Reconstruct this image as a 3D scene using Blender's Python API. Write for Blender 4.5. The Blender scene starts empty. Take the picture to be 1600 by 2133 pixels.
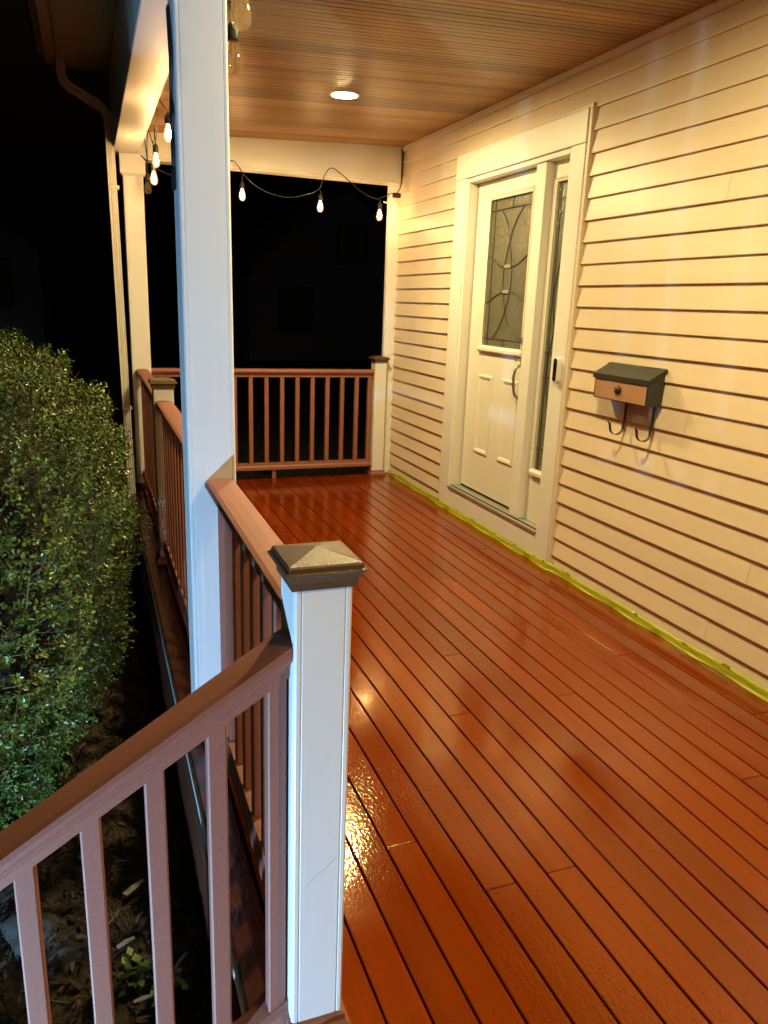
import bpy, bmesh, math, random
import numpy as np
from mathutils import Matrix, Vector

random.seed(7)
S = bpy.context.scene
COL = S.collection
R = math.radians

# ------------------------------------------------------------------ camera
cam_d = bpy.data.cameras.new('camera')
cam = bpy.data.objects.new('camera', cam_d)
COL.objects.link(cam)
cam_d.sensor_fit = 'VERTICAL'
cam_d.sensor_height = 24.0
cam_d.lens = 24.0 * 1592.36 / 2133.0
cam_d.clip_start = 0.02
cam_d.clip_end = 400
_r = Vector((0.936296, -0.349303, 0.036562))
_d = Vector((-0.058205, -0.256990, -0.964660))
_f = Vector((0.346355, 0.901079, -0.260950))
m = Matrix((( _r.x, -_d.x, -_f.x), (_r.y, -_d.y, -_f.y), (_r.z, -_d.z, -_f.z)))
cam.matrix_world = Matrix.Translation((-0.3296, -1.2353, 1.3782)) @ m.to_4x4()
S.camera = cam

# ------------------------------------------------------------------ night sky
wd = bpy.data.worlds.new('World'); S.world = wd; wd.use_nodes = True
wn = wd.node_tree.nodes; wl = wd.node_tree.links
sky = wn.new('ShaderNodeTexSky'); sky.sky_type = 'NISHITA'; sky.sun_disc = False
sky.sun_elevation = R(-4); sky.sun_rotation = R(200)
bgn = wn['Background']; bgn.inputs['Strength'].default_value = 0.045
wl.new(sky.outputs[0], bgn.inputs['Color'])

vs = S.view_settings
vs.view_transform = 'Standard'; vs.look = 'None'; vs.exposure = 1.6; vs.gamma = 1.0
vs.use_curve_mapping = False
S.cycles.use_denoising = True
S.cycles.max_bounces = 8
S.cycles.diffuse_bounces = 4
S.cycles.glossy_bounces = 4
S.cycles.transparent_max_bounces = 12
S.cycles.sample_clamp_indirect = 6.0
S.cycles.caustics_reflective = False
S.cycles.caustics_refractive = False

# lamp strengths (radiance of the glowing surfaces)
CEIL_L = 505.0
CEIL_C = (1.0, 0.77, 0.35)
BULB_L = 105.0
BULB_C = (1.0, 0.62, 0.28)
COOL_L = 8300.0
COOL_C = (0.33, 0.63, 1.0)

# ------------------------------------------------------------------ materials
MATS = {}
def mat(name, base, rough=0.5, nscale=None, namt=0.0, bscale=None, bstr=0.0, rand=0.0, metal=0.0,
        spec=0.5, rvar=0.0, island=0.0, tint=None, tintamt=0.0, detail=4.0, stint=None, bdist=0.004, coat=0.0, bmask=None):
    mt = bpy.data.materials.new(name); mt.use_nodes = True
    nt = mt.node_tree; n = nt.nodes; l = nt.links
    b = n['Principled BSDF']
    b.inputs['Roughness'].default_value = rough
    b.inputs['Metallic'].default_value = metal
    b.inputs['Specular IOR Level'].default_value = spec
    if stint: b.inputs['Specular Tint'].default_value = (*stint, 1)
    if coat:
        b.inputs['Coat Weight'].default_value = coat; b.inputs['Coat Roughness'].default_value = 0.05
    geo = n.new('ShaderNodeNewGeometry')
    val = None
    def math2(op, a, c):
        q = n.new('ShaderNodeMath'); q.operation = op
        for i, x in enumerate((a, c)):
            if isinstance(x, (int, float)): q.inputs[i].default_value = x
            else: l.new(x, q.inputs[i])
        return q.outputs[0]
    col = None
    rgb = n.new('ShaderNodeRGB'); rgb.outputs[0].default_value = (*base, 1); col = rgb.outputs[0]
    nz = None
    if nscale:
        mp = n.new('ShaderNodeMapping'); mp.inputs['Scale'].default_value = nscale
        l.new(geo.outputs['Position'], mp.inputs['Vector'])
        if rand:
            oi = n.new('ShaderNodeObjectInfo')
            ofs = n.new('ShaderNodeCombineXYZ')
            q = math2('MULTIPLY', oi.outputs['Random'], 37.0)
            for i in range(3): l.new(q, ofs.inputs[i])
            l.new(ofs.outputs[0], mp.inputs['Location'])
        tx = n.new('ShaderNodeTexNoise'); tx.inputs['Scale'].default_value = 1.0
        tx.inputs['Detail'].default_value = detail; tx.inputs['Roughness'].default_value = 0.62
        l.new(mp.outputs[0], tx.inputs['Vector'])
        nz = tx.outputs['Fac']
        val = math2('ADD', math2('MULTIPLY', math2('SUBTRACT', nz, 0.5), 2 * namt), 1.0)
    if rand:
        oi = n.new('ShaderNodeObjectInfo')
        q = math2('ADD', math2('MULTIPLY', math2('SUBTRACT', oi.outputs['Random'], 0.5), 2 * rand), 1.0)
        val = q if val is None else math2('MULTIPLY', val, q)
    if island:
        q = math2('ADD', math2('MULTIPLY', math2('SUBTRACT', geo.outputs['Random Per Island'], 0.5), 2 * island), 1.0)
        val = q if val is None else math2('MULTIPLY', val, q)
    if tint is not None:
        mx = n.new('ShaderNodeMix'); mx.data_type = 'RGBA'
        l.new(col, mx.inputs[6]); mx.inputs[7].default_value = (*tint, 1)
        if island:
            src = geo.outputs['Random Per Island']
            src = math2('MULTIPLY', math2('POWER', src, 3.0), tintamt)
        else:
            t2 = n.new('ShaderNodeTexNoise'); t2.inputs['Scale'].default_value = 2.3; t2.inputs['Detail'].default_value = 3
            l.new(geo.outputs['Position'], t2.inputs['Vector'])
            src = math2('MULTIPLY', t2.outputs['Fac'], tintamt)
        l.new(src, mx.inputs[0]); col = mx.outputs[2]
    if val is not None:
        hs = n.new('ShaderNodeHueSaturation'); l.new(col, hs.inputs['Color']); l.new(val, hs.inputs['Value'])
        col = hs.outputs[0]
    l.new(col, b.inputs['Base Color'])
    if rvar:
        t3 = n.new('ShaderNodeTexNoise'); t3.inputs['Scale'].default_value = 5.0; t3.inputs['Detail'].default_value = 4
        l.new(geo.outputs['Position'], t3.inputs['Vector'])
        l.new(math2('ADD', math2('MULTIPLY', math2('SUBTRACT', t3.outputs['Fac'], 0.5), 2 * rvar), rough), b.inputs['Roughness'])
    if bscale:
        mp2 = n.new('ShaderNodeMapping')
        mp2.inputs['Scale'].default_value = bscale if isinstance(bscale, tuple) else (bscale,) * 3
        l.new(geo.outputs['Position'], mp2.inputs['Vector'])
        tb = n.new('ShaderNodeTexNoise'); tb.inputs['Scale'].default_value = 1.0; tb.inputs['Detail'].default_value = 3
        l.new(mp2.outputs[0], tb.inputs['Vector'])
        bp = n.new('ShaderNodeBump'); bp.inputs['Strength'].default_value = bstr; bp.inputs['Distance'].default_value = bdist
        if bmask:
            tm = n.new('ShaderNodeTexNoise'); tm.inputs['Scale'].default_value = bmask[0]; tm.inputs['Detail'].default_value = 2
            l.new(geo.outputs['Position'], tm.inputs['Vector'])
            mr = n.new('ShaderNodeMapRange'); mr.inputs['From Min'].default_value = 0.40; mr.inputs['From Max'].default_value = 0.66
            mr.inputs['To Min'].default_value = bmask[1]; mr.inputs['To Max'].default_value = bstr
            l.new(tm.outputs['Fac'], mr.inputs['Value']); l.new(mr.outputs[0], bp.inputs['Strength'])
        l.new(tb.outputs['Fac'], bp.inputs['Height']); l.new(bp.outputs[0], b.inputs['Normal'])
        if coat: l.new(bp.outputs[0], b.inputs['Coat Normal'])
    MATS[name] = mt
    return mt

def emit(name, colr, strength):
    mt = bpy.data.materials.new(name); mt.use_nodes = True
    n = mt.node_tree.nodes; b = n['Principled BSDF']
    b.inputs['Base Color'].default_value = (0.8, 0.8, 0.8, 1)
    b.inputs['Emission Color'].default_value = (*colr, 1)
    b.inputs['Emission Strength'].default_value = strength
    return mt

def bulb_glass(name, tint):
    mt = bpy.data.materials.new(name); mt.use_nodes = True
    nt = mt.node_tree; n = nt.nodes; l = nt.links
    n.remove(n['Principled BSDF'])
    tr = n.new('ShaderNodeBsdfTransparent'); tr.inputs[0].default_value = (*tint, 1)
    gl = n.new('ShaderNodeBsdfGlossy'); gl.inputs['Roughness'].default_value = 0.04
    fr = n.new('ShaderNodeLayerWeight'); fr.inputs['Blend'].default_value = 0.35
    pw = n.new('ShaderNodeMath'); pw.operation = 'POWER'; pw.inputs[1].default_value = 3.0; l.new(fr.outputs['Facing'], pw.inputs[0])
    ml = n.new('ShaderNodeMath'); ml.operation = 'MULTIPLY_ADD'; ml.inputs[1].default_value = 0.35; ml.inputs[2].default_value = 0.10; l.new(pw.outputs[0], ml.inputs[0])
    mx = n.new('ShaderNodeMixShader')
    l.new(ml.outputs[0], mx.inputs[0]); l.new(tr.outputs[0], mx.inputs[1]); l.new(gl.outputs[0], mx.inputs[2])
    l.new(mx.outputs[0], n['Material Output'].inputs['Surface'])
    return mt

M_SIDING = mat('vinyl_siding', (0.70, 0.585, 0.435), 0.42, (3, 1.3, 14), 0.08, (40, 3, 160), 0.10, rand=0.035)
M_TRIM = mat('white_trim_paint', (0.76, 0.75, 0.70), 0.42, (4, 4, 1.2), 0.05, 60, 0.03)
M_POST = mat('white_vinyl_post', (0.74, 0.74, 0.73), 0.40, (9, 9, 2.0), 0.07, 45, 0.05, rvar=0.08)
M_DOOR = mat('cream_door_paint', (0.74, 0.72, 0.62), 0.38, (6, 6, 2), 0.04, (30, 30, 6), 0.04)
M_DECK = mat('wet_red_deck_stain', (0.142, 0.0130, 0.0001), 0.095, (30, 1.1, 30), 0.26, (125, 70, 125), 0.34, rand=0.15, spec=0.80,
             rvar=0.05, tint=(0.208, 0.038, 0.0003), tintamt=0.9, bdist=0.0040, stint=(1.0, 0.80, 0.44), bmask=(1.6, 0.05))
M_BORDER = mat('worn_edge_stain', (0.050, 0.0110, 0.0030), 0.20, (40, 3, 40), 0.45, (60, 30, 60), 0.3, spec=0.5, bdist=0.004)
M_DROP = mat('varnish_drop', (0.14, 0.016, 0.0002), 0.06, (30, 30, 30), 0.1, spec=0.8, stint=(1.0, 0.8, 0.45))
M_SKIRT = mat('brown_skirt_stain', (0.10, 0.03, 0.015), 0.45, (30, 2, 30), 0.25, 40, 0.1)
M_CEIL = mat('stained_beadboard', (0.440, 0.255, 0.092), 0.45, (1.3, 45, 45), 0.40, (3, 90, 90), 0.12, rand=0.27, tint=(0.26, 0.105, 0.025), tintamt=0.8)
M_RAIL = mat('red_brown_composite', (0.262, 0.098, 0.066), 0.60, (170, 170, 170), 0.30, 260, 0.30, rand=0.06, bdist=0.0012)
M_CAP = mat('bronze_post_cap', (0.094, 0.054, 0.026), 0.36, (50, 50, 50), 0.25, (260, 260, 260), 0.55, bdist=0.0022)
M_METALW = mat('white_aluminium', (0.70, 0.68, 0.62), 0.4, (6, 6, 1), 0.05, 30, 0.03)
M_SOFFIT = mat('soffit_paint', (0.45, 0.43, 0.40), 0.6, (5, 5, 5), 0.08, 30, 0.05)
M_ROOF = mat('roof_shingle', (0.08, 0.075, 0.07), 0.9, (10, 10, 10), 0.3, 40, 0.3)
M_BLACK = mat('black_rubber_cord', (0.018, 0.018, 0.018), 0.45, (50, 50, 50), 0.2, 200, 0.1)
M_MBOX = mat('dark_painted_steel', (0.030, 0.029, 0.020), 0.42, (40, 40, 40), 0.2, 300, 0.25, bdist=0.001)
M_COPPER = mat('copper_plate', (0.50, 0.27, 0.15), 0.46, (8, 2, 60), 0.10, (20, 5, 200), 0.05, metal=0.25)
M_BRONZE = mat('aged_bronze', (0.10, 0.08, 0.05), 0.32, (30, 30, 30), 0.2, metal=0.9)
M_NICKEL = mat('brushed_nickel', (0.42, 0.38, 0.32), 0.28, (60, 60, 60), 0.1, metal=0.95)
M_LEAD = mat('lead_came', (0.03, 0.032, 0.028), 0.45, (80, 80, 80), 0.2)
M_GLASS = mat('hammered_door_glass', (0.135, 0.130, 0.085), 0.16, (60, 60, 40), 0.35, (160, 120, 75), 0.9, spec=0.7, bdist=0.006, coat=0.5)
M_GLASS2 = mat('clear_bevel_glass', (0.30, 0.30, 0.24), 0.06, (60, 60, 40), 0.1, 60, 0.2, spec=0.9)
M_BELLW = mat('white_plastic', (0.78, 0.77, 0.74), 0.35, (50, 50, 50), 0.02)
M_BELLB = mat('black_gloss_plastic', (0.008, 0.008, 0.009), 0.08, (50, 50, 50), 0.02)
M_TAPE = mat('yellow_green_tape', (0.36, 0.38, 0.022), 0.38, (20, 5, 30), 0.22, (60, 14, 60), 0.6, bdist=0.006)
M_SILL = mat('aluminium_threshold', (0.42, 0.42, 0.36), 0.4, (5, 30, 30), 0.1, metal=0.5)
M_DARK = mat('dark_gap', (0.012, 0.010, 0.008), 0.8, (20, 20, 20), 0.2)
M_WOODCORE = mat('weathered_post_wood', (0.13, 0.09, 0.06), 0.8, (60, 60, 4), 0.4, (80, 80, 6), 0.5)
M_SOIL = mat('mulch_soil', (0.022, 0.016, 0.011), 0.9, (9, 9, 9), 0.55, (26, 26, 26), 0.9, bdist=0.03, tint=(0.05, 0.032, 0.014), tintamt=0.9)
M_CHIP = mat('mulch_chip', (0.020, 0.014, 0.010), 0.85, (40, 40, 40), 0.3, island=0.8, tint=(0.060, 0.040, 0.024), tintamt=0.8)
M_STRAW = mat('dry_grass', (0.10, 0.062, 0.022), 0.7, (30, 30, 30), 0.3, island=0.5)
M_STONE = mat('grey_stone', (0.048, 0.044, 0.036), 0.85, (14, 14, 14), 0.35, (30, 30, 30), 0.6, rand=0.25, bdist=0.01)
M_PALE = mat('pale_scrap', (0.24, 0.23, 0.21), 0.6, (40, 40, 40), 0.15)
M_TEAL = mat('teal_plastic', (0.03, 0.16, 0.10), 0.4, (40, 40, 40), 0.1)
M_FALLEN = mat('fallen_leaf_orange', (0.32, 0.085, 0.02), 0.6, (60, 60, 60), 0.3)
M_LEAF = mat('shrub_leaf', (0.062, 0.120, 0.018), 0.34, (7, 7, 7), 0.35, island=0.5, tint=(0.14, 0.19, 0.028), tintamt=0.7, spec=0.5)
M_TWIG = mat('shrub_twig', (0.16, 0.10, 0.05), 0.8, (40, 40, 40), 0.3, island=0.4)
M_LAWN = mat('lawn_blade', (0.035, 0.045, 0.012), 0.8, (3, 3, 3), 0.4, island=0.5)
M_HOUSE = mat('neighbour_siding', (0.30, 0.30, 0.32), 0.8, (1, 1, 6), 0.2)
M_HROOF = mat('neighbour_roof', (0.10, 0.10, 0.11), 0.9, (3, 3, 3), 0.3)
M_HGLASS = mat('neighbour_glass', (0.10, 0.11, 0.12), 0.2, (3, 3, 3), 0.2)
M_CONC = mat('concrete', (0.30, 0.29, 0.27), 0.85, (12, 12, 12), 0.2, 60, 0.3)
M_LIT = emit('recessed_lamp_lens', CEIL_C, CEIL_L)
M_LIT2 = emit('recessed_lamp_lens_dim', CEIL_C, CEIL_L * 0.82)
M_FIL = emit('lit_filament', BULB_C, BULB_L)
M_COOL = emit('cool_led_lens', COOL_C, COOL_L)
M_BGL = bulb_glass('amber_bulb_glass', (0.90, 0.83, 0.68))
_nt = M_BGL.node_tree; _df = _nt.nodes.new('ShaderNodeBsdfTranslucent'); _df.inputs[0].default_value = (0.50, 0.40, 0.27, 1)
_mx = _nt.nodes.new('ShaderNodeMixShader'); _mx.inputs[0].default_value = 0.28; _src = _nt.nodes['Material Output'].inputs['Surface'].links[0].from_socket
_nt.links.new(_src, _mx.inputs[1]); _nt.links.new(_df.outputs[0], _mx.inputs[2]); _nt.links.new(_mx.outputs[0], _nt.nodes['Material Output'].inputs['Surface'])
M_BGC = bulb_glass('lit_amber_bulb_glass', (0.97, 0.90, 0.78))
_nt = M_BGC.node_tree; _em = _nt.nodes.new('ShaderNodeEmission'); _em.inputs[0].default_value = (1.0, 0.42, 0.10, 1); _em.inputs[1].default_value = 0.22
_ad = _nt.nodes.new('ShaderNodeAddShader'); _src = _nt.nodes['Material Output'].inputs['Surface'].links[0].from_socket
_nt.links.new(_src, _ad.inputs[0]); _nt.links.new(_em.outputs[0], _ad.inputs[1]); _nt.links.new(_ad.outputs[0], _nt.nodes['Material Output'].inputs['Surface'])

# ------------------------------------------------------------------ builders
class MB:
    def __init__(s): s.v = []; s.f = []; s.smooth = False
    def add(s, vs, fs):
        o = len(s.v); s.v += [tuple(x) for x in vs]; s.f += [tuple(i + o for i in f) for f in fs]; return s
    def box(s, x0, x1, y0, y1, z0, z1, b=0.0):
        c = ((x0 + x1) / 2, (y0 + y1) / 2, (z0 + z1) / 2); h = (abs(x1 - x0) / 2, abs(y1 - y0) / 2, abs(z1 - z0) / 2)
        if b <= 0:
            vs = [(c[0] + i * h[0], c[1] + j * h[1], c[2] + k * h[2]) for i in (-1, 1) for j in (-1, 1) for k in (-1, 1)]
            return s.add(vs, [(0, 1, 3, 2), (4, 6, 7, 5), (0, 4, 5, 1), (2, 3, 7, 6), (0, 2, 6, 4), (1, 5, 7, 3)])
        b = min(b, 0.45 * min(h) * 2)
        idx = {}; vs = []
        for i in (-1, 1):
            for j in (-1, 1):
                for k in (-1, 1):
                    sg = (i, j, k)
                    for a in range(3):
                        p = [c[q] + sg[q] * (h[q] - (0 if q == a else b)) for q in range(3)]
                        idx[(sg, a)] = len(vs); vs.append(p)
        fs = []
        for a in range(3):
            o = [q for q in range(3) if q != a]
            for sa in (-1, 1):
                ring = []
                for so in ((-1, -1), (1, -1), (1, 1), (-1, 1)):
                    sg = [0, 0, 0]; sg[a] = sa; sg[o[0]] = so[0]; sg[o[1]] = so[1]
                    ring.append(idx[(tuple(sg), a)])
                fs.append(tuple(ring))
        for cax in range(3):
            a, d = [q for q in range(3) if q != cax]
            for sa in (-1, 1):
                for sd in (-1, 1):
                    ss = []
                    for sc in (-1, 1):
                        sg = [0, 0, 0]; sg[a] = sa; sg[d] = sd; sg[cax] = sc; ss.append(tuple(sg))
                    fs.append((idx[(ss[0], a)], idx[(ss[1], a)], idx[(ss[1], d)], idx[(ss[0], d)]))
        for i in (-1, 1):
            for j in (-1, 1):
                for k in (-1, 1):
                    fs.append(tuple(idx[((i, j, k), a)] for a in range(3)))
        return s.add(vs, fs)
    def rings(s, rs, caps=True):
        n = len(rs[0]); vs = [p for r in rs for p in r]; fs = []
        for a in range(len(rs) - 1):
            for i in range(n):
                j = (i + 1) % n
                fs.append((a * n + i, a * n + j, (a + 1) * n + j, (a + 1) * n + i))
        if caps:
            fs.append(tuple(range(n))[::-1]); fs.append(tuple((len(rs) - 1) * n + i for i in range(n)))
        return s.add(vs, fs)
    def prism(s, prof, axis, a, b, shear=(0, 0)):
        """profile points in the other two axes (kept in xyz order), extruded along axis from a to b"""
        rs = []
        for t in (a, b):
            r = []
            for (u, w) in prof:
                if axis == 'x': r.append((t, u + shear[0] * t, w + shear[1] * t))
                elif axis == 'y': r.append((u + shear[0] * t, t, w + shear[1] * t))
                else: r.append((u + shear[0] * t, w + shear[1] * t, t))
            rs.append(r)
        return s.rings(rs)
    def lathe(s, prof, c, n=16, axis='z'):
        rs = []
        for (rad, h) in prof:
            ring = []
            for i in range(n):
                t = 2 * math.pi * i / n; u, w = rad * math.cos(t), rad * math.sin(t)
                if axis == 'z': ring.append((c[0] + u, c[1] + w, c[2] + h))
                elif axis == 'x': ring.append((c[0] + h, c[1] + u, c[2] + w))
                else: ring.append((c[0] + u, c[1] + h, c[2] + w))
            rs.append(ring)
        return s.rings(rs)
    def tube(s, path, rad, n=6):
        P = [Vector(p) for p in path]; rs = []
        ref = Vector((0.13, 0.31, 0.94)).normalized()
        for i, p in enumerate(P):
            t = (P[min(i + 1, len(P) - 1)] - P[max(i - 1, 0)])
            t = t.normalized() if t.length > 1e-9 else Vector((0, 0, 1))
            u = t.cross(ref)
            if u.length < 0.05: u = t.cross(Vector((1, 0, 0)))
            u.normalize(); w = t.cross(u)
            rr = rad[i] if isinstance(rad, (list, tuple)) else rad
            rs.append([tuple(p + u * rr * math.cos(2 * math.pi * k / n) + w * rr * math.sin(2 * math.pi * k / n)) for k in range(n)])
        return s.rings(rs)
    def mesh(s, name='mesh', smooth=False):
        me = bpy.data.meshes.new(name)
        me.from_pydata(s.v, [], s.f)
        bm = bmesh.new(); bm.from_mesh(me); bmesh.ops.recalc_face_normals(bm, faces=bm.faces); bm.to_mesh(me); bm.free()
        if smooth: me.shade_smooth()
        return me

WL = {}
def _wl(o): return WL.get(o.name, Vector((0, 0, 0)))
def thing(name, label, cat, loc, group=None):
    o = bpy.data.objects.new(name, None); COL.objects.link(o); o.empty_display_size = 0.1
    o.location = loc; WL[o.name] = Vector(loc)
    o['label'] = label; o['category'] = cat
    if group: o['group'] = group
    return o
def tag(o, label, cat, group=None):
    o['label'] = label; o['category'] = cat
    if group: o['group'] = group
    return o
def put(name, me, mt, parent=None, loc=(0, 0, 0), rot=None, label=None, kind=None):
    if isinstance(me, MB): me = me.mesh(name)
    if mt is not None and len(me.materials) == 0: me.materials.append(mt)
    o = bpy.data.objects.new(name, me); COL.objects.link(o)
    o.location = loc
    if rot: o.rotation_euler = rot
    WL[o.name] = Vector(loc)
    if parent is not None:
        o.parent = parent; o.matrix_parent_inverse = Matrix.Translation(-_wl(parent))
    if label: o['label'] = label
    if kind: o['kind'] = kind
    return o
def smoothmesh(mb, name='mesh'): return mb.mesh(name, True)
def copy_thing(src, delta, label):
    d = Vector(delta)
    def cp(o, par):
        c = o.copy(); COL.objects.link(c)
        WL[c.name] = _wl(o) + d
        if par is None: c.location = o.location + d
        else:
            c.parent = par; c.matrix_parent_inverse = Matrix.Translation(-_wl(par)); c.location = o.location + d
        for ch in [x for x in bpy.data.objects if x.parent == o]: cp(ch, c)
        return c
    r = cp(src, None); r['label'] = label
    return r

W = 1.994            # face of the sheathing behind the siding
GZ = -0.52           # ground level
Y0, Y1 = -3.0, 4.76  # porch extent along its length

# ------------------------------------------------------------------ ground, far ground
gm = MB()
N = 60
xs = [-40 + 80 * (i / N) for i in range(N + 1)]; ys = [-20 + 90 * (i / N) for i in range(N + 1)]
gm.add([(x, y, GZ - 0.02) for y in ys for x in xs],
       [(j * (N + 1) + i, j * (N + 1) + i + 1, (j + 1) * (N + 1) + i + 1, (j + 1) * (N + 1) + i) for j in range(N) for i in range(N)])
put('ground', gm, M_SOIL, kind='structure')
# garden bed, finer and uneven, beside the porch
rng = np.random.default_rng(3)
bed = MB(); nx, ny = 70, 110
def hgt(x, y): return 0.022 * math.sin(x * 9.1 + 1.3 * math.sin(y * 7.3)) + 0.018 * math.sin(y * 12.7 + x * 5.1) + 0.012 * math.sin(x * 31 + y * 23)
bed.add([(-3.2 + 3.1 * i / nx, -0.6 + 6.2 * j / ny, GZ + 0.03 + hgt(-3.2 + 3.1 * i / nx, -0.6 + 6.2 * j / ny) + random.uniform(-.006, .006))
         for j in range(ny + 1) for i in range(nx + 1)],
        [(j * (nx + 1) + i, j * (nx + 1) + i + 1, (j + 1) * (nx + 1) + i + 1, (j + 1) * (nx + 1) + i) for j in range(ny) for i in range(nx)])
put('garden_bed', bed, M_SOIL, kind='structure')

# ------------------------------------------------------------------ porch floor with its planks
PITCH = 0.0889; GAP = 0.0052; FX0 = 0.144 - 2 * PITCH
sub = MB().box(-0.108, W + 0.02, Y0, Y1 - 0.01, -0.16, -0.035)
floor = put('porch_floor', sub, M_DARK, kind='structure')
joints = {6: [0.132, 2.9], 8: [0.137, 3.4], 9: [0.911, -1.2], 10: [2.45], 7: [-0.9, 1.62], 5: [1.7, -0.4], 11: [1.35, 3.6], 12: [-0.3, 2.75], 13: [1.95],
          14: [0.923, 3.1], 15: [-0.8, 2.2], 16: [1.55], 17: [0.3, 3.3], 18: [2.05], 4: [0.35, 3.05], 3: [2.3], 19: [1.15], 20: [2.6], 21: [0.6], 2: [1.1]}
joints[6] = [0.132, 0.514 + 2.0]; joints[6] = [0.132, 2.6]
for k in range(0, 22):
    x0 = FX0 + k * PITCH + GAP / 2; x1 = FX0 + (k + 1) * PITCH - GAP / 2
    if k == 0: x0 = -0.022
    if k == 21: x1 = W - 0.006
    cuts = [Y0] + sorted(joints.get(k, [])) + [Y1]
    for a, b in zip(cuts[:-1], cuts[1:]):
        put('plank', MB().box(x0, x1, a + 0.0012, b - 0.0012, -0.03, random.uniform(-0.0006, 0.0006), 0.0022), M_DECK, floor)
# small beads and specks standing in the wet finish
dr = MB(); rd_ = random.Random(31)
for i in range(520):
    x = min(0.11 + abs(rd_.gauss(0, 0.38)), 1.5); y = rd_.gauss(0.15, 0.42)
    if y < -0.45: continue
    rr = rd_.uniform(0.0007, 0.0017) * (1.5 if rd_.random() < 0.1 else 1); hh = rr * rd_.uniform(0.3, 0.6); ex = rd_.uniform(0.8, 1.6)
    rs = []
    for (q, w) in ((1.0, 0.0), (0.85, 0.55), (0.45, 0.92), (0.02, 1.0)):
        rs.append([(x + rr * q * math.cos(a * math.pi / 4), y + ex * rr * q * math.sin(a * math.pi / 4), 0.0004 + hh * w) for a in range(8)])
    dr.rings(rs)
put('varnish_specks', smoothmesh(dr), M_DROP, floor, kind='stuff')
# border board outside the balusters and the fascia
put('border_plank', MB().box(-0.112, -0.028, Y0, 1.62, -0.03, -0.004, 0.004), M_BORDER, floor)
put('border_plank', MB().box(-0.112, -0.028, 1.6225, Y1, -0.03, -0.005, 0.004), M_BORDER, floor)
put('fascia_lip', MB().box(-0.119, -0.1095, Y0, Y1, -0.045, -0.032, 0.002), M_TRIM, floor)
for i in range(2):
    put('skirt_board', MB().box(-0.105, -0.085, Y0, Y1, -0.047 - 0.235 * (i + 1) + 0.004, -0.047 - 0.235 * i, 0.003), M_SKIRT, floor)
put('end_fascia', MB().box(-0.08, W, Y1 - 0.008, Y1 + 0.012, -0.5, -0.032, 0.003), M_SKIRT, floor)

# ------------------------------------------------------------------ house wall: siding courses
wall = thing('house_wall', 'cream vinyl clapboard house wall along the right side of the porch', 'wall', (W, 2.0, 0))
put('sheathing', MB().box(W + 0.13, W + 0.2, Y0, Y1, -0.5, 2.95), M_DARK, wall)
EXP = 0.1016; ZS = 0.0865
DY0, DY1 = 2.205, 3.65        # outer edges of the door casing
DZ1 = 2.325
def course(y0, y1, k, ztop=None):
    z0 = ZS + (k - 1) * EXP; z1 = z0 + EXP
    z0c = max(z0, 0.004)
    if ztop: z1 = min(z1, ztop)
    xb = W - 0.0155 + 0.0135 * ((z0c - z0) / EXP); xt = W - 0.0155 + 0.0135 * ((z1 - z0) / EXP)
    prof = [(xb, z0c), (xb + 0.001, z0c - 0.0), (xb + 0.009, z0c + 0.0015), (xt + 0.009, z1 + 0.006), (xt, z1 + 0.006)]
    prof[1] = (xb - 0.0006, z0c + 0.003)
    prof = [(xb, z0c), (xb - 0.0006, z0c + 0.003), (xt, z1 + 0.004), (xt + 0.012, z1 + 0.004), (xb + 0.014, z0c)]
    return MB().prism(prof, 'y', y0, y1)
laps = {1: [1.02], 4: [0.86], 7: [0.35], 9: [1.3, -0.9], 12: [0.55], 15: [0.2], 18: [1.25], 21: [0.4]}
TOPZ = 2.50
ncourse = int((TOPZ - ZS) / EXP) + 2
for k in range(0, ncourse):
    zc0 = ZS + (k - 1) * EXP
    if zc0 > TOPZ: break
    zt = TOPZ if zc0 + EXP > TOPZ else None
    if zc0 < DZ1 - 0.02:
        segs = [(Y0, DY0 - 0.03), (DY1 + 0.004, Y1 - 0.062)]
    else:
        segs = [(Y0, Y1 - 0.062)]
    for (a, b) in segs:
        cuts = [a] + [c for c in sorted(laps.get(k, [])) if a + 0.1 < c < b - 0.1] + [b]
        for q, (c, d) in enumerate(zip(cuts[:-1], cuts[1:])):
            o = put('siding_course', course(c + (0.0008 if q else 0), d, k, zt), M_SIDING, wall)
            if q: o.location.x -= 0.0012
# trim around the siding
put('frieze_board', MB().box(W - 0.02, W + 0.01, Y0, Y1 - 0.062, TOPZ + 0.006, 2.60, 0.003), M_SIDING, wall)
put('j_channel', MB().box(W - 0.027, W + 0.01, DY0 - 0.028, DY0 - 0.006, 0.01, DZ1 + 0.018, 0.002), M_SIDING, wall)
put('j_channel', MB().box(W - 0.024, W + 0.01, DY0 - 0.028, DY1, DZ1 + 0.002, DZ1 + 0.016, 0.002), M_SIDING, wall)
put('corner_board', MB().box(W - 0.10, W + 0.02, Y1 - 0.06, Y1 - 0.02, 0.004, 2.288, 0.004), M_TRIM, wall)
put('corner_bead', MB().box(W - 0.022, W + 0.01, Y1 - 0.0615, Y1 - 0.0605, 0.004, 2.5), M_TRIM, wall)
put('far_gable_wall', MB().box(W - 0.012, W + 6, Y1 - 0.018, Y1 + 0.1, -0.5, 2.95), M_SIDING, wall)

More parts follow.
